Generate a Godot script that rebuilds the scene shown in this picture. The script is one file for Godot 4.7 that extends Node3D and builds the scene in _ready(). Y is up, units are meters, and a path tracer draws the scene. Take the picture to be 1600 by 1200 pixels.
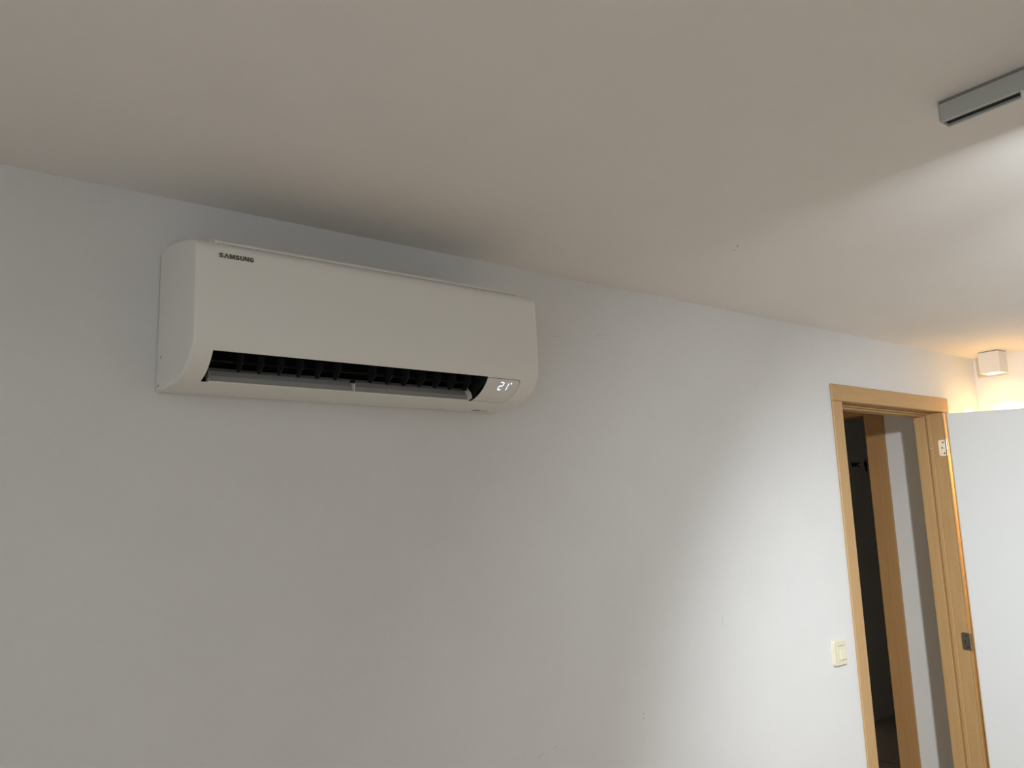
extends Node3D
# A plain white room: split air conditioner high on the back wall, door standing open on the right, track light on the ceiling.

var names := {}
var M := {}

# ---------------------------------------------------------------- helpers
func numbered(n: String) -> String:
	if not names.has(n):
		names[n] = 0
		return n
	names[n] += 1
	return "%s_%03d" % [n, names[n]]

func thing(called: String, label: String, category: String, at := Vector3.ZERO, group := "") -> Node3D:
	var o := Node3D.new()
	o.name = numbered(called)
	add_child(o)
	o.position = at
	o.set_meta("label", label)
	o.set_meta("category", category)
	if group != "":
		o.set_meta("group", group)
	return o

func structure(called: String, label := "") -> Node3D:
	var o := Node3D.new()
	o.name = numbered(called)
	add_child(o)
	o.set_meta("kind", "structure")
	if label != "":
		o.set_meta("label", label)
	return o

func begin() -> SurfaceTool:
	var st := SurfaceTool.new()
	st.begin(Mesh.PRIMITIVE_TRIANGLES)
	return st

func done(st: SurfaceTool, called: String, mat: Material, parent: Node, label := "") -> MeshInstance3D:
	var o := MeshInstance3D.new()
	o.name = called
	o.mesh = st.commit()
	o.material_override = mat
	o.cast_shadow = GeometryInstance3D.SHADOW_CASTING_SETTING_ON
	parent.add_child(o, true)
	if label != "":
		o.set_meta("label", label)
	return o

func tri(st: SurfaceTool, a: Vector3, b: Vector3, c: Vector3, out: Vector3) -> void:
	var n := (a - c).cross(a - b)
	if n.length() < 1e-14:
		return
	n = n.normalized()
	if n.dot(out) < 0.0:
		n = -n
		var t := b
		b = c
		c = t
	for v in [a, b, c]:
		st.set_normal(n)
		st.set_uv(Vector2(v.x + v.z, v.y))
		st.add_vertex(v)

func quad(st: SurfaceTool, a: Vector3, b: Vector3, c: Vector3, d: Vector3, out: Vector3) -> void:
	tri(st, a, b, c, out)
	tri(st, a, c, d, out)

# smooth quad: normals given for each corner
func squad(st: SurfaceTool, p: Array, n: Array) -> void:
	for t in [[0, 1, 2], [0, 2, 3]]:
		var a: Vector3 = p[t[0]]
		var b: Vector3 = p[t[1]]
		var c: Vector3 = p[t[2]]
		var f := (a - c).cross(a - b)
		if f.length() < 1e-14:
			continue
		var order: Array = t if f.dot(n[t[0]]) > 0.0 else [t[0], t[2], t[1]]
		for k in order:
			st.set_normal(n[k])
			st.set_uv(Vector2(p[k].x, p[k].y))
			st.add_vertex(p[k])

# box from lo to hi with chamfered edges
func box(st: SurfaceTool, lo: Vector3, hi: Vector3, b := 0.0, xf := Transform3D.IDENTITY) -> void:
	var c := (lo + hi) * 0.5
	var h := (hi - lo) * 0.5
	b = minf(b, 0.49 * minf(h.x, minf(h.y, h.z)) * 2.0)
	var P := func(s: Vector3, full: int) -> Vector3:
		var v := Vector3(h.x * s.x, h.y * s.y, h.z * s.z)
		for k in 3:
			if k != full:
				v[k] -= s[k] * b
		return xf * (c + v)
	for k in 3:
		var u := (k + 1) % 3
		var w := (k + 2) % 3
		for sg in [-1.0, 1.0]:
			var q := []
			for e in [[-1, -1], [1, -1], [1, 1], [-1, 1]]:
				var s := Vector3()
				s[k] = sg
				s[u] = e[0]
				s[w] = e[1]
				q.append(P.call(s, k))
			var o := Vector3()
			o[k] = sg
			quad(st, q[0], q[1], q[2], q[3], xf.basis * o)
	if b <= 0.0:
		return
	for k in 3:
		var u := (k + 1) % 3
		var w := (k + 2) % 3
		for su in [-1.0, 1.0]:
			for sw in [-1.0, 1.0]:
				var s1 := Vector3()
				s1[k] = -1.0
				s1[u] = su
				s1[w] = sw
				var s2 := s1
				s2[k] = 1.0
				var o := Vector3()
				o[u] = su
				o[w] = sw
				quad(st, P.call(s1, u), P.call(s1, w), P.call(s2, w), P.call(s2, u), xf.basis * o)
	for sx in [-1.0, 1.0]:
		for sy in [-1.0, 1.0]:
			for sz in [-1.0, 1.0]:
				var s := Vector3(sx, sy, sz)
				tri(st, P.call(s, 0), P.call(s, 1), P.call(s, 2), xf.basis * s)

func part_box(called: String, mat: Material, parent: Node, lo: Vector3, hi: Vector3, b := 0.0, label := "") -> MeshInstance3D:
	var st := begin()
	box(st, lo, hi, b)
	return done(st, called, mat, parent, label)

# polygon (points in the plane of u and v at origin o) pushed along w by depth; edges chamfered by b on the far side
func slab(st: SurfaceTool, o: Vector3, u: Vector3, v: Vector3, w: Vector3, poly: PackedVector2Array, depth: float, b := 0.0) -> void:
	var n := poly.size()
	var cen := Vector2.ZERO
	for q in poly:
		cen += q
	cen /= n
	var top := poly
	if b > 0.0:
		var shrunk := Geometry2D.offset_polygon(poly, -b, Geometry2D.JOIN_MITER)
		if shrunk.size() == 1 and shrunk[0].size() == n:
			# match the starting corner
			var best := 0
			for k in n:
				if shrunk[0][k].distance_to(poly[0]) < shrunk[0][best].distance_to(poly[0]):
					best = k
			var fwd := PackedVector2Array()
			for k in n:
				fwd.append(shrunk[0][(best + k) % n])
			if fwd[1].distance_to(poly[1]) > fwd[n - 1].distance_to(poly[1]):
				var rev := PackedVector2Array()
				for k in n:
					rev.append(shrunk[0][(best - k + n) % n])
				fwd = rev
			top = fwd
		else:
			b = 0.0
	var idx := Geometry2D.triangulate_polygon(poly)
	var F := func(q: Vector2, t: float) -> Vector3:
		return o + u * q.x + v * q.y + w * t
	for k in range(0, idx.size(), 3):
		tri(st, F.call(top[idx[k]], depth), F.call(top[idx[k + 1]], depth), F.call(top[idx[k + 2]], depth), w)
		tri(st, F.call(poly[idx[k]], 0.0), F.call(poly[idx[k + 1]], 0.0), F.call(poly[idx[k + 2]], 0.0), -w)
	for k in n:
		var p := poly[k]
		var q := poly[(k + 1) % n]
		var e := (q - p).orthogonal()
		if Geometry2D.is_point_in_polygon((p + q) * 0.5 + e.normalized() * 1e-5, poly):
			e = -e
		var out := u * e.x + v * e.y
		quad(st, F.call(p, 0.0), F.call(q, 0.0), F.call(q, depth - b), F.call(p, depth - b), out)
		if b > 0.0:
			quad(st, F.call(p, depth - b), F.call(q, depth - b), F.call(top[(k + 1) % n], depth), F.call(top[k], depth), out.normalized() + w)

func rounded(w: float, h: float, r: float, seg := 5) -> PackedVector2Array:
	var out := PackedVector2Array()
	for c in [[w - r, h - r, 0.0], [r, h - r, 0.5 * PI], [r, r, PI], [w - r, r, 1.5 * PI]]:
		for k in seg + 1:
			var a: float = c[2] + 0.5 * PI * k / seg
			out.append(Vector2(c[0] + r * cos(a), c[1] + r * sin(a)))
	return out

# lathe: profile (radius, height) turned about the axis d through o
func lathe(st: SurfaceTool, o: Vector3, d: Vector3, prof: Array, seg := 32) -> void:
	d = d.normalized()
	var u := d.cross(Vector3(0.3, 0.1, 0.95)).normalized()
	var v := d.cross(u)
	for k in prof.size() - 1:
		var a: Vector2 = prof[k]
		var b: Vector2 = prof[k + 1]
		var t := b - a
		var nr := t.y
		var nh := -t.x
		for s in seg:
			var p := []
			var n := []
			for e in [[a, s], [a, s + 1], [b, s + 1], [b, s]]:
				var ang: float = TAU * e[1] / seg
				var ra := u * cos(ang) + v * sin(ang)
				p.append(o + ra * e[0].x + d * e[0].y)
				n.append((ra * nr + d * nh).normalized())
			squad(st, p, n)

# ---------------------------------------------------------------- textures
func noise_image(size: int, seed_: int, freq: float, octaves := 4) -> Image:
	var f := FastNoiseLite.new()
	f.seed = seed_
	f.frequency = freq
	f.fractal_octaves = octaves
	return f.get_seamless_image(size, size)

func paint_material(color: Color, rough: float, bump_scale: float, tile: float, seed_: int) -> StandardMaterial3D:
	# roller-painted plaster: fine stipple and slow waves as relief, almost even colour
	var fine := noise_image(512, seed_, 0.09, 3)
	var coarse := noise_image(512, seed_ + 7, 0.008, 3)
	var im := Image.create(512, 512, true, Image.FORMAT_RGB8)
	var hm := Image.create(512, 512, false, Image.FORMAT_RGB8)
	for y in 512:
		for x in 512:
			var a := fine.get_pixel(x, y).r
			var b := coarse.get_pixel(x, y).r
			var k := 1.0 + 0.012 * (b - 0.5) + 0.008 * (a - 0.5)
			im.set_pixel(x, y, Color(color.r * k, color.g * k, color.b * k))
			var h := 0.35 * a + 0.65 * b
			hm.set_pixel(x, y, Color(h, h, h))
	hm.bump_map_to_normal_map(bump_scale)
	im.generate_mipmaps()
	var m := StandardMaterial3D.new()
	m.albedo_texture = ImageTexture.create_from_image(im)
	m.normal_enabled = true
	m.normal_texture = ImageTexture.create_from_image(hm)
	m.normal_scale = 0.06
	m.roughness = rough
	m.uv1_triplanar = true
	m.uv1_world_triplanar = true
	m.uv1_scale = Vector3.ONE * tile
	return m

func wood_material(light: Color, dark: Color, along_u: bool, seed_: int, rough := 0.5) -> StandardMaterial3D:
	var f := FastNoiseLite.new()
	f.seed = seed_
	f.frequency = 0.02
	f.fractal_octaves = 4
	var g := FastNoiseLite.new()
	g.seed = seed_ + 3
	g.frequency = 0.11
	g.fractal_octaves = 2
	var n := 512
	var im := Image.create(n, n, true, Image.FORMAT_RGB8)
	for y in n:
		for x in n:
			var ac := float(x)
			var al := float(y)
			if along_u:
				ac = float(y)
				al = float(x)
			# mirrored repeat keeps the seams closed
			var aa := absf(ac - n * 0.5)
			var bb := absf(al - n * 0.5)
			var w := f.get_noise_2d(aa * 1.6, bb * 0.10) * 0.5 + 0.5
			var fl := g.get_noise_2d(aa * 2.2, bb * 0.35) * 0.5 + 0.5
			var t := clampf(0.15 + 0.55 * w + 0.35 * (fl - 0.5), 0.0, 1.0)
			im.set_pixel(x, y, light.lerp(dark, t))
	im.generate_mipmaps()
	var m := StandardMaterial3D.new()
	m.albedo_texture = ImageTexture.create_from_image(im)
	m.roughness = rough
	m.uv1_triplanar = true
	m.uv1_world_triplanar = true
	m.uv1_scale = Vector3.ONE * 2.2
	return m

func plain(color: Color, rough: float, metal := 0.0) -> StandardMaterial3D:
	var m := StandardMaterial3D.new()
	m.albedo_color = color
	m.roughness = rough
	m.metallic = metal
	return m

func glow(color: Color, energy: float) -> StandardMaterial3D:
	var m := StandardMaterial3D.new()
	m.albedo_color = Color(0.9, 0.9, 0.9)
	m.emission_enabled = true
	m.emission = color
	m.emission_energy_multiplier = energy
	return m

func materials() -> void:
	M.wall = paint_material(Color(0.885, 0.885, 0.88), 0.62, 3.0, 0.9, 11)
	M.ceiling = paint_material(Color(0.925, 0.912, 0.892), 0.75, 2.0, 0.8, 23)
	M.floor = wood_material(Color(0.73, 0.64, 0.54), Color(0.63, 0.54, 0.44), true, 5, 0.45)
	M.wood_v = wood_material(Color(0.79, 0.645, 0.45), Color(0.70, 0.55, 0.355), false, 31)
	M.wood_h = wood_material(Color(0.79, 0.645, 0.45), Color(0.70, 0.55, 0.355), true, 47)
	M.wood_far = wood_material(Color(0.76, 0.59, 0.39), Color(0.68, 0.50, 0.30), false, 53)
	M.door_paint = plain(Color(0.855, 0.862, 0.858), 0.8)
	M.plastic = plain(Color(0.905, 0.90, 0.875), 0.42)
	M.plastic_grey = plain(Color(0.62, 0.62, 0.60), 0.5)
	M.black = plain(Color(0.02, 0.02, 0.023), 0.9)
	M.vane = plain(Color(0.025, 0.025, 0.03), 0.9)
	M.gasket = plain(Color(0.30, 0.28, 0.26), 0.7)
	M.groove = plain(Color(0.80, 0.795, 0.77), 0.6)
	M.print = plain(Color(0.36, 0.35, 0.33), 0.5)
	M.display_glow = glow(Color(0.80, 0.86, 1.0), 1.6)
	M.display_face = plain(Color(0.885, 0.88, 0.86), 0.25)
	M.track = plain(Color(0.70, 0.71, 0.69), 0.45)
	M.track_dark = plain(Color(0.06, 0.06, 0.065), 0.55)
	M.track_groove = plain(Color(0.50, 0.49, 0.48), 0.6)
	M.cube_paint = plain(Color(0.90, 0.885, 0.86), 0.5)
	M.cream = plain(Color(0.89, 0.865, 0.765), 0.4)
	M.zinc = plain(Color(0.93, 0.92, 0.89), 0.5)
	M.hinge = plain(Color(0.78, 0.77, 0.74), 0.28, 1.0)
	M.screw = plain(Color(0.22, 0.22, 0.22), 0.5, 0.5)
	M.corridor_paint = paint_material(Color(0.94, 0.93, 0.91), 0.7, 2.0, 1.0, 83)
	M.sign_black = plain(Color(0.04, 0.04, 0.05), 0.5)
	M.corridor_floor = paint_material(Color(0.78, 0.71, 0.64), 0.4, 1.0, 1.5, 71)
	M.scuff = plain(Color(0.83, 0.82, 0.805), 0.8)
	M.scuff_dark = plain(Color(0.66, 0.65, 0.63), 0.8)

# ---------------------------------------------------------------- geometry of the place (metres)
const EYE := 1.70
const CEIL := 2.376
const HEAD_COLOR := Color(0.955, 0.98, 1.0)
# lens centre, aim, beam, spill, label
const HEADS := [
	[Vector3(1.387, 2.14, 1.315), Vector3(0.790, -0.613, 0.0), 5.6, 0.72, "white spotlight head on the ceiling track, aimed at the open door"],
	[Vector3(1.37, 2.14, 2.05), Vector3(-0.93, -0.30, 0.16), 4.55, 0.15, "white spotlight head on the ceiling track, aimed away from the door"]]

func _ready() -> void:
	# camera
	var cam := Camera3D.new()
	cam.name = "camera"
	cam.fov = 51.48
	cam.near = 0.05
	cam.transform = Transform3D(Basis(Vector3.UP, -0.647166) * Basis(Vector3.RIGHT, 0.165454) * Basis(Vector3.BACK, -0.03261), Vector3(0, EYE, 1.67))
	add_child(cam)
	cam.current = true
	# surroundings: a dim even sky, shut out by the room
	var we := WorldEnvironment.new()
	we.name = "surroundings"
	var env := Environment.new()
	env.background_mode = Environment.BG_COLOR
	env.background_color = Color(0.02, 0.022, 0.026)
	env.tonemap_mode = Environment.TONE_MAPPER_LINEAR
	env.tonemap_exposure = 1.0
	env.sdfgi_enabled = true
	env.ssao_enabled = true
	env.ssil_enabled = true
	we.environment = env
	add_child(we)
	# two spotlight heads hang from the track: beam and spill of each, just in front of its lens
	for k in HEADS.size():
		var at: Vector3 = HEADS[k][0]
		var dir: Vector3 = HEADS[k][1].normalized()
		var aim := Basis.looking_at(dir, Vector3.UP)
		var beam := SpotLight3D.new()
		beam.name = "track_beam" if k == 0 else "track_beam_%03d" % k
		beam.transform = Transform3D(aim, at + dir * 0.006)
		beam.light_color = HEAD_COLOR
		beam.light_energy = HEADS[k][2]
		beam.spot_angle = 65.0
		beam.spot_angle_attenuation = 1.0
		beam.spot_range = 12.0
		beam.spot_attenuation = 2.0
		beam.light_size = 0.03
		beam.shadow_enabled = true
		add_child(beam)
		var spill := AreaLight3D.new()
		spill.name = "track_spill" if k == 0 else "track_spill_%03d" % k
		spill.area_size = Vector2(0.06, 0.06)
		spill.transform = Transform3D(aim, at + dir * 0.005)
		spill.light_color = HEAD_COLOR
		spill.light_energy = HEADS[k][3]
		spill.area_range = 12.0
		spill.shadow_enabled = true
		add_child(spill)

	materials()
	room()
	corridor()
	door_frame()
	door_leaf()
	air_conditioner()
	track_light()
	cube_lamp()
	corridor_lamp()
	light_switch()
	wc_sign()
	wall_marks()

# ---------------------------------------------------------------- room shell
func room() -> void:
	var x0 := -0.8
	var x1 := 4.04
	var z1 := 4.3
	var t := 0.12
	var w := structure("wall_back", "white painted plaster wall behind the air conditioner")
	var st := begin()
	# one wall with a hole for the door: outline pushed through the thickness
	var outline := PackedVector2Array([Vector2(x0 - t, 0), Vector2(2.815, 0), Vector2(2.815, 2.135), Vector2(3.692, 2.135), Vector2(3.692, 0), Vector2(x1 + t, 0), Vector2(x1 + t, CEIL + 0.2), Vector2(x0 - t, CEIL + 0.2)])
	slab(st, Vector3(0, 0, -t), Vector3.RIGHT, Vector3.UP, Vector3.BACK, outline, t)
	done(st, "plaster", M.wall, w)
	part_box("plaster", M.wall, structure("wall_right", "white side wall behind the open door"), Vector3(x1, 0, 0), Vector3(x1 + t, CEIL + 0.2, z1))
	part_box("plaster", M.wall, structure("wall_left", "white side wall left of the camera"), Vector3(x0 - t, 0, 0), Vector3(x0, CEIL + 0.2, z1))
	part_box("plaster", M.wall, structure("wall_rear", "white wall behind the camera"), Vector3(x0 - t, 0, z1), Vector3(x1 + t, CEIL + 0.2, z1 + t))
	part_box("plaster", M.ceiling, structure("ceiling", "plain white painted ceiling"), Vector3(x0, CEIL, 0), Vector3(x1, CEIL + 0.2, z1))
	part_box("boards", M.floor, structure("floor", "warm beige floor of the room"), Vector3(x0 - t, -0.12, 0), Vector3(x1 + t, 0, z1 + t))

# ---------------------------------------------------------------- corridor behind the door
func corridor() -> void:
	var t := 0.12
	var X := 4.13
	var zb := -2.0
	var top := 2.62
	# side wall with the second doorway: outline in (z, y)
	var w := structure("wall_corridor", "white corridor wall beside the second doorway")
	var st := begin()
	var zl := -0.60
	var zr := -1.50
	var hd := 2.205
	slab(st, Vector3(X, 0, 0), Vector3.BACK, Vector3.UP, Vector3.RIGHT, PackedVector2Array([Vector2(-t, 0), Vector2(zl, 0), Vector2(zl, hd), Vector2(zr, hd), Vector2(zr, 0), Vector2(zb, 0), Vector2(zb, top), Vector2(-t, top)]), t)
	done(st, "plaster", M.corridor_paint, w)
	part_box("plaster", M.corridor_paint, structure("wall_lobby", "wall of the toilet lobby carrying the sign"), Vector3(1.6, 0, zb - t), Vector3(7.6, top, zb))
	part_box("plaster", M.corridor_paint, structure("wall_lobby_end", "end wall of the toilet lobby"), Vector3(7.6, 0, zb - t), Vector3(7.6 + t, top, -t))
	part_box("plaster", M.corridor_paint, structure("wall_lobby_front", "wall closing the toilet lobby"), Vector3(X + t, 0, -2 * t), Vector3(7.6, top, -t))
	part_box("plaster", M.corridor_paint, structure("wall_corridor_end", "far end wall of the corridor"), Vector3(1.6 - t, 0, zb - t), Vector3(1.6, top, -t))
	part_box("plaster", M.corridor_paint, structure("ceiling_corridor", "white corridor ceiling"), Vector3(1.6 - t, top, zb - t), Vector3(7.6 + t, top + t, -t))
	var f := structure("floor_corridor", "brown grey tiled corridor floor")
	part_box("slab", M.corridor_floor, f, Vector3(1.6 - t, -0.12, zb - t), Vector3(5.385, -0.006, 0.0), 0.002)
	part_box("slab", M.corridor_floor, f, Vector3(5.40, -0.12, zb - t), Vector3(7.6 + t, 0.0, -t), 0.003)
	part_box("joint", M.gasket, f, Vector3(5.385, -0.12, zb - t), Vector3(5.40, -0.014, -t))
	# wooden trim of the second doorway
	var c := structure("trim_2", "light wooden casing of the second doorway in the corridor")
	part_box("side_casing", M.wood_far, c, Vector3(X - 0.014, 0, -0.622), Vector3(X, hd + 0.075, -0.517), 0.003)
	part_box("side_casing", M.wood_far, c, Vector3(X - 0.014, 0, -1.585), Vector3(X, hd + 0.075, -1.478), 0.003)
	part_box("head_casing", M.wood_far, c, Vector3(X - 0.014, hd - 0.022, -1.478), Vector3(X, hd + 0.075, -0.622), 0.003)
	part_box("head_jamb", M.wood_far, c, Vector3(X, hd - 0.022, -1.478), Vector3(X + t, hd, -0.622), 0.002)
	part_box("side_jamb", M.wood_far, c, Vector3(X, 0, -0.622), Vector3(X + t, hd - 0.022, -0.60), 0.002)
	part_box("side_jamb", M.wood_far, c, Vector3(X, 0, -1.50), Vector3(X + t, hd - 0.022, -1.478), 0.002)

# ---------------------------------------------------------------- wooden frame of the open door
func door_frame() -> void:
	var c := structure("trim_1", "light wooden frame around the open doorway")
	var xl := 2.845
	var xr := 3.652
	var yt := 2.099
	var p := 0.008
	part_box("side_casing", M.wood_v, c, Vector3(2.779, 0, 0.0), Vector3(xl, yt, p), 0.003)
	part_box("side_casing", M.wood_v, c, Vector3(xr, 0, 0.0), Vector3(3.714, yt, p), 0.003)
	part_box("head_casing", M.wood_h, c, Vector3(2.779, yt + 0.0005, 0.0), Vector3(3.714, 2.164, p), 0.003)
	part_box("side_jamb", M.wood_v, c, Vector3(2.815, 0, -0.12), Vector3(xl - 0.001, yt, 0.0), 0.0015)
	part_box("side_jamb", M.wood_v, c, Vector3(xr + 0.001, 0, -0.12), Vector3(3.692, yt, 0.0), 0.0015)
	part_box("head_jamb", M.wood_h, c, Vector3(2.815, yt + 0.001, -0.12), Vector3(3.692, 2.135, 0.0), 0.0015)
	# stops, and the slim bead beside the groove
	part_box("door_stop", M.wood_v, c, Vector3(xl - 0.001, 0, -0.119), Vector3(xl + 0.013, yt - 0.0005, -0.068), 0.002)
	part_box("door_stop", M.wood_v, c, Vector3(xr - 0.013, 0, -0.119), Vector3(xr + 0.001, yt - 0.0005, -0.070), 0.002)
	part_box("door_stop", M.wood_h, c, Vector3(xl + 0.013, yt - 0.013, -0.119), Vector3(xr - 0.013, yt + 0.001, -0.070), 0.002)
	part_box("bead", M.wood_v, c, Vector3(xr - 0.006, 0, -0.067), Vector3(xr + 0.001, yt - 0.0005, -0.049), 0.0035)
	part_box("bead", M.wood_h, c, Vector3(xl + 0.001, yt - 0.006, -0.067), Vector3(xr - 0.006, yt + 0.001, -0.049), 0.003)
	part_box("nail_head", M.zinc, c, Vector3(xr - 0.0075, 1.942, -0.0605), Vector3(xr - 0.0055, 1.945, -0.0555), 0.0005)
	# a chip of pale paint on the back corner of the stop
	part_box("paint_fleck", M.wood_h, c, Vector3(xr - 0.0142, 2.058, -0.1195), Vector3(xr - 0.0128, 2.075, -0.112), 0.0003)

func door_leaf() -> void:
	var d := structure("door_1", "smooth white door leaf standing open towards the side wall")
	var hinge := Vector3(3.654, 0, 0.018)
	var ang := deg_to_rad(27.9)
	# local frame: a along the leaf, n from the visible face outwards
	var a := Vector3(sin(ang), 0, cos(ang))
	var n := Vector3(-cos(ang), 0, sin(ang))
	var xf := Transform3D(Basis(a, Vector3.UP, n), hinge)
	var st := begin()
	box(st, Vector3(0.003, 0.01, 0.0), Vector3(0.785, 2.088, 0.034), 0.0015, xf)
	done(st, "leaf", M.door_paint, d)
	st = begin()
	box(st, Vector3(0.0, 0.01, 0.0012), Vector3(0.003, 2.088, 0.0328), 0.0, xf)
	done(st, "edge_band", M.wood_v, d, "wooden edge band of the white door")
	for h in [[1.941, M.hinge, ""], [1.115, M.hinge, ""], [0.25, M.hinge, ""]]:
		hinge_part(d, h[0], h[1], xf, h[2])

func hinge_part(d: Node3D, y: float, mat: Material, xf: Transform3D, label: String) -> void:
	var hh := 0.036
	# plate let into the jamb (faces -x)
	var st := begin()
	var poly := PackedVector2Array()
	var r := 0.008
	# (z, y) outline, corners rounded on the inner side
	for k in 6:
		var t := 0.5 * PI * k / 5.0
		poly.append(Vector2(-0.027 + r - r * sin(t), y + hh - r + r * cos(t)))
	for k in 6:
		var t := 0.5 * PI * k / 5.0
		poly.append(Vector2(-0.027 + r - r * cos(t), y - hh + r - r * sin(t)))
	poly.append(Vector2(0.004, y - hh))
	poly.append(Vector2(0.004, y + hh))
	slab(st, Vector3(3.6525, 0, 0), Vector3.BACK, Vector3.UP, Vector3.LEFT, poly, 0.0022, 0.0004)
	var plate := done(st, "hinge", mat, d, label)
	for s in [[-0.006, 0.024], [-0.012, 0.0], [-0.004, -0.024]]:
		st = begin()
		lathe(st, Vector3(3.6503, y + s[1], s[0]), Vector3.LEFT, [Vector2(0.0034, 0.0), Vector2(0.0030, 0.0006), Vector2(0.0, 0.0008)], 12)
		done(st, "screw", M.screw, plate)
	# knuckles
	for k in 5:
		st = begin()
		var yy := y - hh + k * 2.0 * hh / 5.0
		lathe(st, Vector3(3.6505, yy + 0.0004, 0.0095), Vector3.UP, [Vector2(0.0, 0.0), Vector2(0.0056, 0.0), Vector2(0.0056, 2.0 * hh / 5.0 - 0.0008), Vector2(0.0, 2.0 * hh / 5.0 - 0.0008)], 16)
		done(st, "knuckle", mat, plate)

# ---------------------------------------------------------------- air conditioner
var prof_top := []
var prof_slot := []
var prof_low := []

func catmull(keys: Array, per: int) -> Array:
	var out := []
	for k in keys.size() - 1:
		var p0: Vector2 = keys[maxi(k - 1, 0)]
		var p1: Vector2 = keys[k]
		var p2: Vector2 = keys[k + 1]
		var p3: Vector2 = keys[mini(k + 2, keys.size() - 1)]
		for s in per:
			out.append(p1.cubic_interpolate(p2, p0, p3, float(s) / per))
	out.append(keys[keys.size() - 1])
	return out

func ac_left(z: float) -> float:
	return 0.3746 + 0.0583 * z

func ac_right(z: float) -> float:
	return 1.1970 - 0.0583 * z

func prof_normals(p: Array) -> Array:
	# outward = to the left of the running direction, seen with z right and y up (runs from the wall over the top to the bottom)
	var n := []
	for k in p.size():
		var t: Vector2 = p[mini(k + 1, p.size() - 1)] - p[maxi(k - 1, 0)]
		n.append(Vector2(-t.y, t.x).normalized())
	return n

func slot_point(y: float, off: float) -> Array:
	# point and normal (z, y) on the curved lower front at height y
	for k in prof_slot.size() - 1:
		var a: Vector2 = prof_slot[k]
		var b: Vector2 = prof_slot[k + 1]
		if y <= a.y and y >= b.y:
			var t := (a.y - y) / maxf(a.y - b.y, 1e-6)
			var d := (b - a).normalized()
			var n := Vector2(-d.y, d.x)
			var q := a.lerp(b, t)
			return [q + n * off, n]
	return [prof_slot[0], Vector2(1, 0)]

func slot_patch(st: SurfaceTool, xa: Callable, xb: Callable, y0: float, y1: float, off: float, back: float, seg := 10) -> void:
	# curved patch following the front between heights y0 (top) and y1, with edges that reach down to off - back
	var N := Vector3.ZERO
	var rows := []
	for k in seg + 1:
		var t := float(k) / seg
		var y := lerpf(y0, y1, t)
		var o := slot_point(y, off)
		var i := slot_point(y, off - back)
		rows.append([xa.call(t), xb.call(t), o[0], i[0], o[1]])
	for k in seg:
		var r: Array = rows[k]
		var s: Array = rows[k + 1]
		var rn := Vector3(0, r[4].y, r[4].x)
		var sn := Vector3(0, s[4].y, s[4].x)
		squad(st, [Vector3(r[0], r[2].y, r[2].x), Vector3(r[1], r[2].y, r[2].x), Vector3(s[1], s[2].y, s[2].x), Vector3(s[0], s[2].y, s[2].x)], [rn, rn, sn, sn])
		quad(st, Vector3(r[0], r[2].y, r[2].x), Vector3(s[0], s[2].y, s[2].x), Vector3(s[0], s[3].y, s[3].x), Vector3(r[0], r[3].y, r[3].x), Vector3.LEFT)
		quad(st, Vector3(r[1], r[2].y, r[2].x), Vector3(s[1], s[2].y, s[2].x), Vector3(s[1], s[3].y, s[3].x), Vector3(r[1], r[3].y, r[3].x), Vector3.RIGHT)
	for e in [[rows[0], Vector3.UP], [rows[seg], Vector3.DOWN]]:
		var r: Array = e[0]
		quad(st, Vector3(r[0], r[2].y, r[2].x), Vector3(r[1], r[2].y, r[2].x), Vector3(r[1], r[3].y, r[3].x), Vector3(r[0], r[3].y, r[3].x), e[1])

func round_end(x: float, t: float) -> float:
	# right edge of the display, its corners rounded
	var r := 0.007
	var d := minf(t * 0.050, (1.0 - t) * 0.085)
	if d >= r:
		return x
	return x - r + sqrt(maxf(r * r - (r - d) * (r - d), 0.0))

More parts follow.
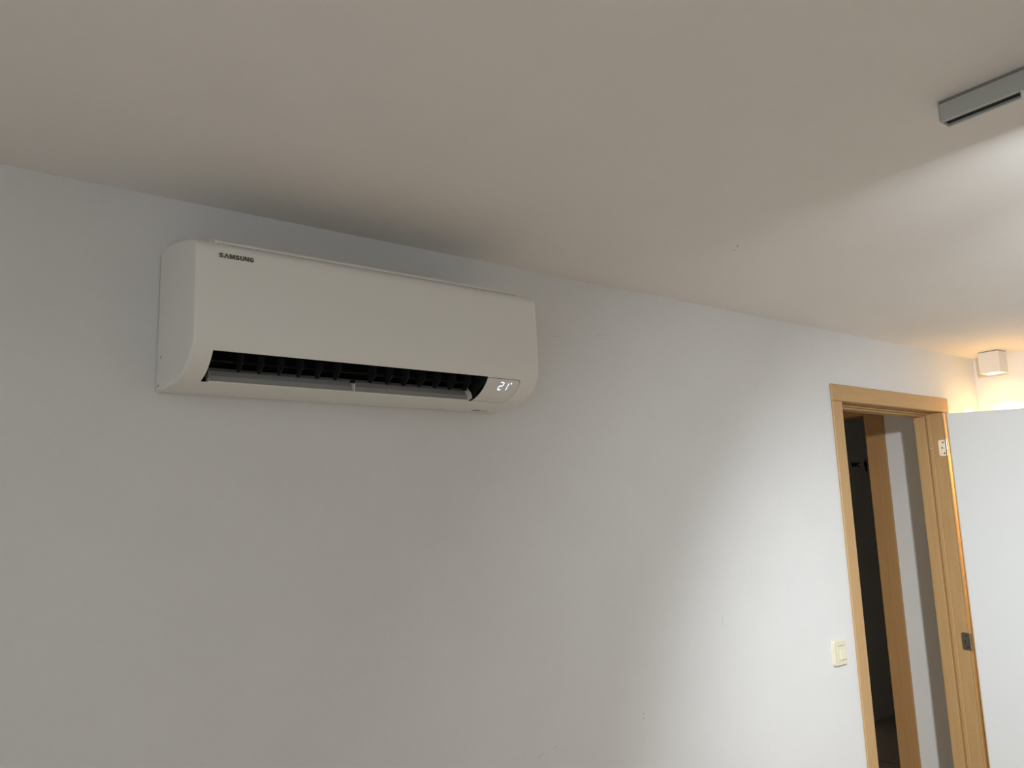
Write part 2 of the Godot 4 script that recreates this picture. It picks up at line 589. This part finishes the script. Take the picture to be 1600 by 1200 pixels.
func air_conditioner() -> void:
	var ac := thing("air_conditioner", "white split air conditioner mounted high on the wall, vent open, display reading 21", "air conditioner")
	var E := EYE
	var up := func(a: Array) -> Array:
		var o := []
		for q in a:
			o.append(Vector2(q[0], q[1] + E))
		return o
	# outline in (depth from the wall, height): over the top, down the front, along the bottom
	prof_top = catmull(up.call([[0.002, 0.5550], [0.025, 0.5595], [0.057, 0.5585], [0.092, 0.5545], [0.130, 0.5470], [0.172, 0.5355], [0.196, 0.5265], [0.2070, 0.5170], [0.2100, 0.505]]), 4)
	prof_top.append_array(catmull(up.call([[0.2100, 0.505], [0.2115, 0.44], [0.2130, 0.37], [0.2125, 0.345], [0.2092, 0.329], [0.2045, 0.319]]), 4).slice(1))
	prof_slot = catmull(up.call([[0.2045, 0.319], [0.1950, 0.3065], [0.1760, 0.2903], [0.1525, 0.2785], [0.1300, 0.2725]]), 5)
	prof_low = catmull(up.call([[0.1300, 0.2725], [0.099, 0.2690], [0.060, 0.2672], [0.002, 0.2668]]), 4)
	var all := prof_top + prof_slot.slice(1) + prof_low.slice(1)
	var nrm := prof_normals(all)
	var a_at := prof_top.size() - 1
	var b_at := a_at + prof_slot.size() - 1
	var X0 := 0.4245
	var X1 := 1.0400
	var rb := 0.007
	# columns: rounded left end, straight middle, rounded right end
	var col := func(i: int, c: int) -> Array:
		var q: Vector2 = all[i]
		var n: Vector2 = nrm[i]
		var l := ac_left(q.x)
		var r := ac_right(q.x)
		if c <= 4:
			var t := 0.5 * PI * c / 4.0
			var p := q - n * rb * (1.0 - sin(t))
			return [Vector3(l + rb * (1.0 - cos(t)), p.y, p.x), Vector3(-cos(t), n.y * sin(t), n.x * sin(t))]
		if c == 5:
			return [Vector3(X0, q.y, q.x), Vector3(0, n.y, n.x)]
		if c == 6:
			return [Vector3(X1, q.y, q.x), Vector3(0, n.y, n.x)]
		var t2 := 0.5 * PI * (11 - c) / 4.0
		var p2 := q - n * rb * (1.0 - sin(t2))
		return [Vector3(r - rb * (1.0 - cos(t2)), p2.y, p2.x), Vector3(cos(t2), n.y * sin(t2), n.x * sin(t2))]
	var st := begin()
	for i in all.size() - 1:
		for c in 11:
			if c == 5 and i >= a_at and i < b_at:
				continue
			var a: Array = col.call(i, c)
			var b: Array = col.call(i, c + 1)
			var d: Array = col.call(i + 1, c + 1)
			var e: Array = col.call(i + 1, c)
			squad(st, [a[0], b[0], d[0], e[0]], [a[1], b[1], d[1], e[1]])
	# flat ends
	for side in [0, 11]:
		var poly := PackedVector2Array()
		var pts := []
		for i in all.size():
			var v: Vector3 = col.call(i, side)[0]
			poly.append(Vector2(v.z, v.y))
			pts.append(v)
		var idx := Geometry2D.triangulate_polygon(poly)
		for k in range(0, idx.size(), 3):
			tri(st, pts[idx[k]], pts[idx[k + 1]], pts[idx[k + 2]], Vector3.LEFT if side == 0 else Vector3.RIGHT)
	# back
	var last: Vector2 = all[all.size() - 1]
	var first: Vector2 = all[0]
	quad(st, Vector3(ac_left(0), first.y, 0.002), Vector3(ac_right(0), first.y, 0.002), Vector3(ac_right(0), last.y, 0.002), Vector3(ac_left(0), last.y, 0.002), Vector3.FORWARD)
	done(st, "body_shell", M.plastic, ac)

	# upper rim of the front panel, a slim raised strip with a groove in front of it
	st = begin()
	slab(st, Vector3(0.424, 0, 0), Vector3.BACK, Vector3.UP, Vector3.RIGHT, PackedVector2Array(up.call([[0.150, 0.5400], [0.1960, 0.5255], [0.1975, 0.5305], [0.1935, 0.5345], [0.155, 0.5465]])), 0.712)
	done(st, "top_rim", M.plastic, ac)
	st = begin()
	slab(st, Vector3(0.428, 0, 0), Vector3.BACK, Vector3.UP, Vector3.RIGHT, PackedVector2Array(up.call([[0.194, 0.5240], [0.2002, 0.5225], [0.2012, 0.5238], [0.1975, 0.5275]])), 0.704)
	done(st, "panel_groove", M.groove, ac)

	# black air outlet behind the slot
	st = begin()
	var ch: Array = up.call([[0.2045, 0.319], [0.205, 0.345], [0.150, 0.385], [0.070, 0.375], [0.058, 0.320], [0.1300, 0.2725]])
	for k in ch.size() - 1:
		var a: Vector2 = ch[k]
		var b: Vector2 = ch[k + 1]
		var mid := Vector2(0.125, 0.335 + E)
		var out := mid - (a + b) * 0.5
		quad(st, Vector3(X0, a.y, a.x), Vector3(X1, a.y, a.x), Vector3(X1, b.y, b.x), Vector3(X0, b.y, b.x), Vector3(0, out.y, out.x))
	for x in [X0, X1]:
		var idx := Geometry2D.triangulate_polygon(PackedVector2Array(ch))
		for k in range(0, idx.size(), 3):
			var t := []
			for j in 3:
				var q: Vector2 = ch[idx[k + j]]
				t.append(Vector3(x, q.y, q.x))
			tri(st, t[0], t[1], t[2], Vector3.RIGHT if x == X0 else Vector3.LEFT)
	done(st, "air_outlet", M.black, ac, "black interior of the open air outlet")

	# flap standing open along the rear lip of the slot
	var fl := [[0.1335, 0.2722], [0.1300, 0.2850], [0.1220, 0.2965], [0.1120, 0.3040], [0.1095, 0.3015], [0.1190, 0.2940], [0.1265, 0.2835], [0.1290, 0.2718]]
	st = begin()
	slab(st, Vector3(0.4375, 0, 0), Vector3.BACK, Vector3.UP, Vector3.RIGHT, PackedVector2Array(up.call(fl)), 0.592)
	var flap := done(st, "flap", M.plastic_grey, ac, "grey air flap standing open in the slot")
	# pale outer edge of the flap
	st = begin()
	slab(st, Vector3(0.4375, 0, 0), Vector3.BACK, Vector3.UP, Vector3.RIGHT, PackedVector2Array(up.call([[0.1292, 0.2712], [0.1345, 0.2722], [0.1350, 0.2738], [0.1334, 0.2748], [0.1300, 0.2744]])), 0.592)
	done(st, "flap_edge", M.plastic, flap)
	# end brackets and the middle post
	for x in [0.4345, 1.0295]:
		st = begin()
		slab(st, Vector3(x, 0, 0), Vector3.BACK, Vector3.UP, Vector3.RIGHT, PackedVector2Array(up.call([[0.1290, 0.2722], [0.1480, 0.2772], [0.1440, 0.2900], [0.1280, 0.3045], [0.1120, 0.3035]])), 0.0032)
		done(st, "bracket", M.plastic_grey if x < 0.7 else M.plastic, flap)
	st = begin()
	slab(st, Vector3(0.7370, 0, 0), Vector3.BACK, Vector3.UP, Vector3.RIGHT, PackedVector2Array(up.call([[0.1290, 0.2725], [0.1400, 0.2745], [0.1420, 0.2900], [0.1230, 0.2960]])), 0.0016)
	done(st, "post", M.plastic, flap)
	st = begin()
	lathe(st, Vector3(0.728, 0.2935 + E, 0.142), Vector3.RIGHT, [Vector2(0, 0), Vector2(0.0035, 0), Vector2(0.0035, 0.009), Vector2(0, 0.009)], 14)
	done(st, "pivot_knob", M.vane, flap)

	# upright steering vanes whose tips hang in front of the flap
	for k in 14:
		var x := 0.493 + 0.0404 * k
		if k == 6:
			continue
		st = begin()
		var sh := Transform3D(Basis(Vector3(1, 0, 0), Vector3.UP, Vector3(0.25, 0, 1).normalized()), Vector3.ZERO)
		var pl := PackedVector2Array(up.call([[0.128, 0.3350], [0.128, 0.3005], [0.1350, 0.2945], [0.1425, 0.2940], [0.1500, 0.3000], [0.1640, 0.3100], [0.1640, 0.3350]]))
		slab(st, Vector3(x - 0.0014, 0, 0), Vector3(0, 0, 1), Vector3.UP, Vector3.RIGHT, pl, 0.0028)
		done(st, "vane", M.vane, ac)
	# cross bar that carries the vanes
	part_box("vane_bar", M.vane, ac, Vector3(0.440, 0.3120 + E, 0.132), Vector3(1.030, 0.3165 + E, 0.137), 0.001)

	# display panel flush in the curved front
	st = begin()
	slot_patch(st, func(t): return 1.0405, func(t): return round_end(1.1345, t), 0.3178 + E, 0.2732 + E, 0.00035, 0.001, 40)
	done(st, "display_gap", M.gasket, ac)
	st = begin()
	slot_patch(st, func(t): return 1.0405, func(t): return round_end(1.1331, t), 0.3170 + E, 0.2738 + E, 0.0008, 0.001, 40)
	var disp := done(st, "display_panel", M.display_face, ac, "flush display panel reading 21 degrees")
	var seg := func(called: String, quads: Array) -> void:
		var s := begin()
		for q in quads:
			# q: x0, y0, x1, y1, half width; a bar from one point to the other
			var p := Vector2(q[0], q[1])
			var r := Vector2(q[2], q[3])
			var d := (r - p).normalized()
			var n: Vector2 = Vector2(-d.y, d.x) * q[4]
			var c := []
			for v in [p + n, r + n, r - n, p - n]:
				var o := slot_point(v.y + E, 0.0013)
				c.append(Vector3(v.x, o[0].y, o[0].x))
			var no: Vector2 = slot_point((p.y + r.y) * 0.5 + E, 0.0)[1]
			quad(s, c[0], c[1], c[2], c[3], Vector3(0, no.y, no.x))
		done(s, called, M.display_glow, disp)
	var h := 0.00085
	seg.call("digit", [[1.0805, 0.3100, 1.0890, 0.3100, h], [1.0898, 0.3095, 1.0892, 0.3035, h], [1.0806, 0.3026, 1.0884, 0.3026, h], [1.0800, 0.3018, 1.0796, 0.2962, h], [1.0800, 0.2954, 1.0880, 0.2954, h]])
	seg.call("digit", [[1.1040, 0.3096, 1.1036, 0.3030, h], [1.1036, 0.3022, 1.1032, 0.2956, h]])
	seg.call("degree_mark", [[1.1096, 0.3104, 1.1114, 0.3104, 0.0005], [1.1114, 0.3104, 1.1114, 0.3086, 0.0005], [1.1114, 0.3086, 1.1096, 0.3086, 0.0005], [1.1096, 0.3086, 1.1096, 0.3104, 0.0005]])

	# brand name printed on the front panel
	var brand := Node3D.new()
	brand.name = "brand_lettering"
	ac.add_child(brand)
	var bx := 0.4285
	for g in [["S", 0.0078], ["", 0.0094], ["M", 0.0102], ["S", 0.0078], ["U", 0.0080], ["N", 0.0080], ["G", 0.0082]]:
		var at := Vector3(bx, 0.4955 + E, 0.2108)
		if g[0] == "":
			st = begin()
			var lw: float = g[1]
			var lh := 0.0088
			slab(st, at, Vector3.RIGHT, Vector3.UP, Vector3.BACK, PackedVector2Array([Vector2(0, 0), Vector2(0.27 * lw, 0), Vector2(0.5 * lw, 0.74 * lh), Vector2(0.73 * lw, 0), Vector2(lw, 0), Vector2(0.65 * lw, lh), Vector2(0.35 * lw, lh)]), 0.0006)
			done(st, "letter", M.print, brand)
		else:
			lettering("letter", g[0], M.print, brand, at, g[1], 0.0088, 0.0006, 800)
		bx += g[1] + 0.0009
	# tiny print under the lip
	part_box("small_print", M.print, ac, Vector3(1.1105, 0.2666 + E, 0.028), Vector3(1.1335, 0.2673 + E, 0.038), 0.0, "dark small print under the air conditioner")
	part_box("small_print", M.plastic_grey, ac, Vector3(1.1400, 0.2664 + E, 0.028), Vector3(1.1560, 0.2673 + E, 0.035), 0.0)
	# clip holes in the left end
	for q in [[0.3335, 0.026], [0.2775, 0.016]]:
		st = begin()
		lathe(st, Vector3(ac_left(q[1]) + 0.0004, q[0] + E, q[1]), Vector3.LEFT, [Vector2(0.0022, 0.0), Vector2(0.0022, 0.0008), Vector2(0.0, 0.0008)], 10)
		done(st, "clip_hole", M.gasket, ac)

func lettering(called: String, text: String, mat: Material, parent: Node, at: Vector3, width: float, height: float, depth: float, weight: int) -> MeshInstance3D:
	var f := SystemFont.new()
	f.font_names = PackedStringArray(["Droid Sans"])
	f.font_weight = weight
	var t := TextMesh.new()
	t.text = text
	var bold := FontVariation.new()
	bold.base_font = f
	bold.variation_embolden = 0.7 if weight > 750 else 0.2
	t.font = bold
	t.font_size = 64
	t.pixel_size = 0.001
	t.depth = 0.02
	t.curve_step = 1.0
	t.horizontal_alignment = HORIZONTAL_ALIGNMENT_LEFT
	var bb := t.get_aabb()
	var o := MeshInstance3D.new()
	o.name = called
	o.mesh = t
	o.material_override = mat
	var s := Vector3(width / bb.size.x, height / bb.size.y, depth / bb.size.z)
	o.scale = s
	o.position = at - Vector3(bb.position.x * s.x, bb.position.y * s.y, bb.position.z * s.z)
	parent.add_child(o, true)
	return o

# ---------------------------------------------------------------- lights
func track_light() -> void:
	var x0 := 1.358
	var x1 := 1.392
	var yb := 2.3405
	var z0 := 1.105
	var z1 := 3.105
	var t := thing("light_track", "grey metal lighting track screwed to the ceiling", "light track", Vector3(0, 0, 0))
	var st := begin()
	# channel section in (x, y): open slot below
	var sec := PackedVector2Array([Vector2(x0, CEIL), Vector2(x0, yb), Vector2(x0 + 0.0085, yb), Vector2(x0 + 0.0085, yb + 0.004), Vector2(x0 + 0.004, yb + 0.004), Vector2(x0 + 0.004, CEIL - 0.004), Vector2(x1 - 0.004, CEIL - 0.004), Vector2(x1 - 0.004, yb + 0.004), Vector2(x1 - 0.005, yb + 0.004), Vector2(x1 - 0.005, yb), Vector2(x1, yb), Vector2(x1, CEIL)])
	slab(st, Vector3(0, 0, z0 + 0.003), Vector3.RIGHT, Vector3.UP, Vector3.BACK, sec, z1 - z0 - 0.006)
	done(st, "rail", M.track, t)
	part_box("end_cap", M.track, t, Vector3(x0 - 0.0008, yb - 0.0008, z0), Vector3(x1 + 0.0008, CEIL, z0 + 0.0028), 0.0008)
	part_box("end_cap", M.track, t, Vector3(x0 - 0.0008, yb - 0.0008, z1 - 0.0028), Vector3(x1 + 0.0008, CEIL, z1), 0.0008)
	part_box("slot_insert", M.track_dark, t, Vector3(x0 + 0.0045, yb + 0.0045, z0 + 0.003), Vector3(x1 - 0.0045, yb + 0.012, z1 - 0.003))
	part_box("side_groove", M.track_groove, t, Vector3(x0 - 0.0004, CEIL - 0.0055, z0 + 0.003), Vector3(x0 + 0.001, CEIL - 0.0002, z1 - 0.003))

	for h in HEADS:
		spot_head(h[0], h[1].normalized(), h[4], x0, x1, yb)

func spot_head(lamp: Vector3, d: Vector3, label: String, x0: float, x1: float, yb: float) -> void:
	var s := thing("track_spotlight", label, "spotlight", Vector3.ZERO, "spotlight heads on the ceiling track")
	part_box("adapter", M.cube_paint, s, Vector3(x0 + 0.003, yb - 0.018, lamp.z - 0.087), Vector3(x1 - 0.003, yb + 0.0035, lamp.z + 0.10), 0.002)
	var back := lamp - d * 0.115
	var arm := Vector3(1.375, back.y + 0.05, lamp.z)
	var st := begin()
	lathe(st, arm, Vector3.UP, [Vector2(0.0, 0.0), Vector2(0.006, 0.0), Vector2(0.006, yb - 0.018 - arm.y), Vector2(0, yb - 0.018 - arm.y)], 16)
	done(st, "stem", M.cube_paint, s)
	var mid := lamp - d * 0.06
	var far := (arm - mid).length() - 0.03
	st = begin()
	lathe(st, mid + (arm - mid).normalized() * 0.03, arm - mid, [Vector2(0, 0), Vector2(0.006, 0), Vector2(0.006, far), Vector2(0, far)], 16)
	done(st, "arm", M.cube_paint, s)
	st = begin()
	lathe(st, back, d, [Vector2(0.0, 0.0), Vector2(0.034, 0.0), Vector2(0.041, 0.006), Vector2(0.041, 0.114), Vector2(0.036, 0.1145), Vector2(0.036, 0.112)], 40)
	done(st, "housing", M.cube_paint, s)
	st = begin()
	lathe(st, lamp - d * 0.0025, d, [Vector2(0.0358, 0.0), Vector2(0.020, 0.0012), Vector2(0.0, 0.0016)], 40)
	done(st, "lens", glow(HEAD_COLOR, 6.0), s, "glowing lens of the spotlight")

func cube_lamp() -> void:
	var c := thing("cube_downlight", "small white cube downlight with warm lamp on the ceiling corner", "ceiling lamp")
	var x0 := 3.886
	var x1 := 3.972
	var z0 := 0.088
	var z1 := 0.174
	var y0 := 2.277
	var y1 := CEIL
	part_box("mounting_plate", M.gasket, c, Vector3(x0 + 0.002, y1 - 0.003, z0 + 0.002), Vector3(x1 - 0.002, y1, z1 - 0.002))
	# square tube open below
	var st := begin()
	var outer := [[x0, z0], [x1, z0], [x1, z1], [x0, z1]]
	var wl := 0.004
	var cx := (x0 + x1) * 0.5
	var cz := (z0 + z1) * 0.5
	var hw := (x1 - x0) * 0.5
	box(st, Vector3(x0, y0 + 0.012, z0), Vector3(x0 + wl, y1 - 0.003, z1))
	box(st, Vector3(x1 - wl, y0 + 0.012, z0), Vector3(x1, y1 - 0.003, z1))
	box(st, Vector3(x0 + wl, y0 + 0.012, z0), Vector3(x1 - wl, y1 - 0.003, z0 + wl))
	box(st, Vector3(x0 + wl, y0 + 0.012, z1 - wl), Vector3(x1 - wl, y1 - 0.003, z1))
	box(st, Vector3(x0 + wl, y1 - 0.008, z0 + wl), Vector3(x1 - wl, y1 - 0.004, z1 - wl))
	done(st, "housing", M.cube_paint, c)
	# lower rim with round opening
	st = begin()
	var r := 0.034
	var n := 32
	for k in n:
		var a0 := TAU * k / n
		var a1 := TAU * (k + 1) / n
		var p := []
		for a in [a0, a1]:
			var dr := Vector2(cos(a), sin(a))
			var sc: float = hw / maxf(absf(dr.x), absf(dr.y))
			p.append([Vector3(cx + dr.x * r, y0, cz + dr.y * r), Vector3(cx + dr.x * sc, y0, cz + dr.y * sc), Vector3(cx + dr.x * r, y0 + 0.012, cz + dr.y * r), Vector3(cx + dr.x * sc, y0 + 0.012, cz + dr.y * sc)])
		var q: Array = p[0]
		var w: Array = p[1]
		quad(st, q[0], q[1], w[1], w[0], Vector3.DOWN)
		quad(st, q[2], q[3], w[3], w[2], Vector3.UP)
		quad(st, q[0], w[0], w[2], q[2], Vector3(-cos(a0), 0, -sin(a0)))
		quad(st, q[1], w[1], w[3], q[3], Vector3(cos(a0), 0, sin(a0)))
	done(st, "rim", M.cube_paint, c)
	st = begin()
	lathe(st, Vector3(cx, y0 + 0.0115, cz), Vector3.DOWN, [Vector2(0.0335, 0.0), Vector2(0.024, 0.004), Vector2(0.0, 0.006)], 32)
	done(st, "lamp_lens", glow(Color(1.0, 0.82, 0.56), 13.0), c, "glowing warm lens of the cube lamp")
	var l := SpotLight3D.new()
	l.name = "cube_beam"
	l.position = Vector3(cx, y0 + 0.001, cz)
	l.rotation_degrees = Vector3(-90, 0, 0)
	l.light_color = Color(1.0, 0.79, 0.52)
	l.light_energy = 2.0
	l.spot_angle = 41.0
	l.spot_angle_attenuation = 0.15
	l.spot_range = 10.0
	l.spot_attenuation = 2.0
	l.light_size = 0.03
	l.shadow_enabled = true
	add_child(l)

# the lamp in the corridor, left of the doorway, that the upper hinge mirrors
func corridor_lamp() -> void:
	var c := thing("corridor_lamp", "glowing globe lamp on the corridor wall, hidden left of the doorway", "wall lamp")
	var at := Vector3(1.74, 2.06, -0.92)
	var st := begin()
	lathe(st, Vector3(1.60, 2.06, -0.92), Vector3.RIGHT, [Vector2(0.05, 0.0), Vector2(0.05, 0.012), Vector2(0.012, 0.018), Vector2(0.012, 0.07), Vector2(0.0, 0.07)], 24)
	done(st, "bracket", M.cube_paint, c)
	st = begin()
	var prof := []
	for k in 13:
		var a := PI * k / 12.0
		prof.append(Vector2(0.075 * sin(a), -0.075 * cos(a)))
	lathe(st, at, Vector3.UP, prof, 28)
	done(st, "globe", glow(Color(1.0, 0.93, 0.84), 1.8), c, "glowing white globe")
	var l := OmniLight3D.new()
	l.name = "corridor_glow"
	l.position = at
	l.light_color = Color(1.0, 0.93, 0.84)
	l.light_energy = 0.07
	l.light_size = 0.07
	l.omni_range = 10.0
	l.omni_attenuation = 2.0
	l.shadow_enabled = true
	add_child(l)

# ---------------------------------------------------------------- switch, sign, marks
func light_switch() -> void:
	var s := thing("light_switch", "cream plastic light switch on the wall beside the door frame", "light switch")
	var x := 2.629
	var y := EYE - 0.5525
	var st := begin()
	slab(st, Vector3(x, y, 0.0), Vector3.RIGHT, Vector3.UP, Vector3.BACK, rounded(0.080, 0.086, 0.010), 0.010, 0.0025)
	done(st, "plate", M.cream, s)
	st = begin()
	slab(st, Vector3(x + 0.020, y + 0.016, 0.0095), Vector3.RIGHT, Vector3.UP, Vector3.BACK, rounded(0.050, 0.052, 0.002), 0.0012, 0.0006)
	done(st, "module", M.cream, s)
	st = begin()
	var xf := Transform3D(Basis(Vector3.RIGHT, deg_to_rad(-6.0)), Vector3(x + 0.0335, y + 0.020, 0.0095))
	box(st, Vector3(0, 0, 0), Vector3(0.034, 0.034, 0.0065), 0.0010, xf)
	done(st, "rocker", M.cream, s)
	part_box("groove", M.gasket, s, Vector3(x + 0.024, y + 0.0665, 0.0100), Vector3(x + 0.066, y + 0.0676, 0.0109))

func wc_sign() -> void:
	var z := -2.0
	var s := thing("wc_lettering", "black letters WC on the dim wall beyond the doorway", "sign")
	lettering("letters", "WC", M.sign_black, s, Vector3(6.318, EYE + 0.325, z), 0.135, 0.036, 0.004, 700)
	var p := thing("toilet_pictogram", "black standing figure pictogram beside the letters WC", "sign")
	var st := begin()
	var head := PackedVector2Array()
	for k in 16:
		head.append(Vector2(cos(TAU * k / 16), sin(TAU * k / 16)) * 0.0085)
	slab(st, Vector3(6.548, EYE + 0.381, z), Vector3.RIGHT, Vector3.UP, Vector3.BACK, head, 0.004)
	done(st, "head", M.sign_black, p)
	st = begin()
	slab(st, Vector3(6.548, EYE + 0.292, z), Vector3.RIGHT, Vector3.UP, Vector3.BACK, PackedVector2Array([Vector2(-0.012, 0.0), Vector2(-0.001, 0.0), Vector2(-0.001, 0.038), Vector2(0.001, 0.038), Vector2(0.001, 0.0), Vector2(0.012, 0.0), Vector2(0.013, 0.046), Vector2(0.020, 0.040), Vector2(0.026, 0.044), Vector2(0.018, 0.078), Vector2(-0.018, 0.078), Vector2(-0.026, 0.044), Vector2(-0.020, 0.040), Vector2(-0.013, 0.046)]), 0.004)
	done(st, "body", M.sign_black, p)

func wall_marks() -> void:
	# small scuffs and pencil dots that the photograph shows on the plaster
	var w: Node = get_node("wall_back")
	for q in [[1.402, 0.4985, 1.420, 0.4965, 0.0009], [1.420, 0.4965, 1.440, 0.5005, 0.0011], [1.574, 0.5195, 1.618, 0.5235, 0.0009], [1.596, 0.508, 1.606, 0.509, 0.0008], [1.306, -0.594, 1.328, -0.588, 0.0010], [1.352, -0.5835, 1.372, -0.580, 0.0011], [2.052, -0.325, 2.054, -0.350, 0.0010]]:
		mark(w, Vector2(q[0], q[1] + EYE), Vector2(q[2], q[3] + EYE), q[4], M.scuff)
	for q in [[1.685, -0.553, 0.0011], [1.6843, -0.565, 0.0016], [2.32, 0.408, 0.001]]:
		mark(w, Vector2(q[0] - 0.0012, q[1] + EYE), Vector2(q[0] + 0.0012, q[1] + EYE), q[2], M.scuff_dark)
	var c: Node = get_node("ceiling")
	for q in [[1.696, 0.419, 0.0024, 0.0016], [1.678, 0.443, 0.004, 0.0012], [1.670, 0.450, 0.003, 0.001]]:
		part_box("scuff", M.scuff_dark, c, Vector3(q[0] - q[2], CEIL - 0.0004, q[1] - q[3]), Vector3(q[0] + q[2], CEIL, q[1] + q[3]))

func mark(parent: Node, a: Vector2, b: Vector2, hw: float, mat: Material) -> void:
	var d := (b - a).normalized()
	var n := Vector2(-d.y, d.x) * hw
	var st := begin()
	slab(st, Vector3.ZERO, Vector3.RIGHT, Vector3.UP, Vector3.BACK, PackedVector2Array([a - d * hw, a + n, b + n, b + d * hw, b - n, a - n]), 0.0004)
	done(st, "scuff", mat, parent)
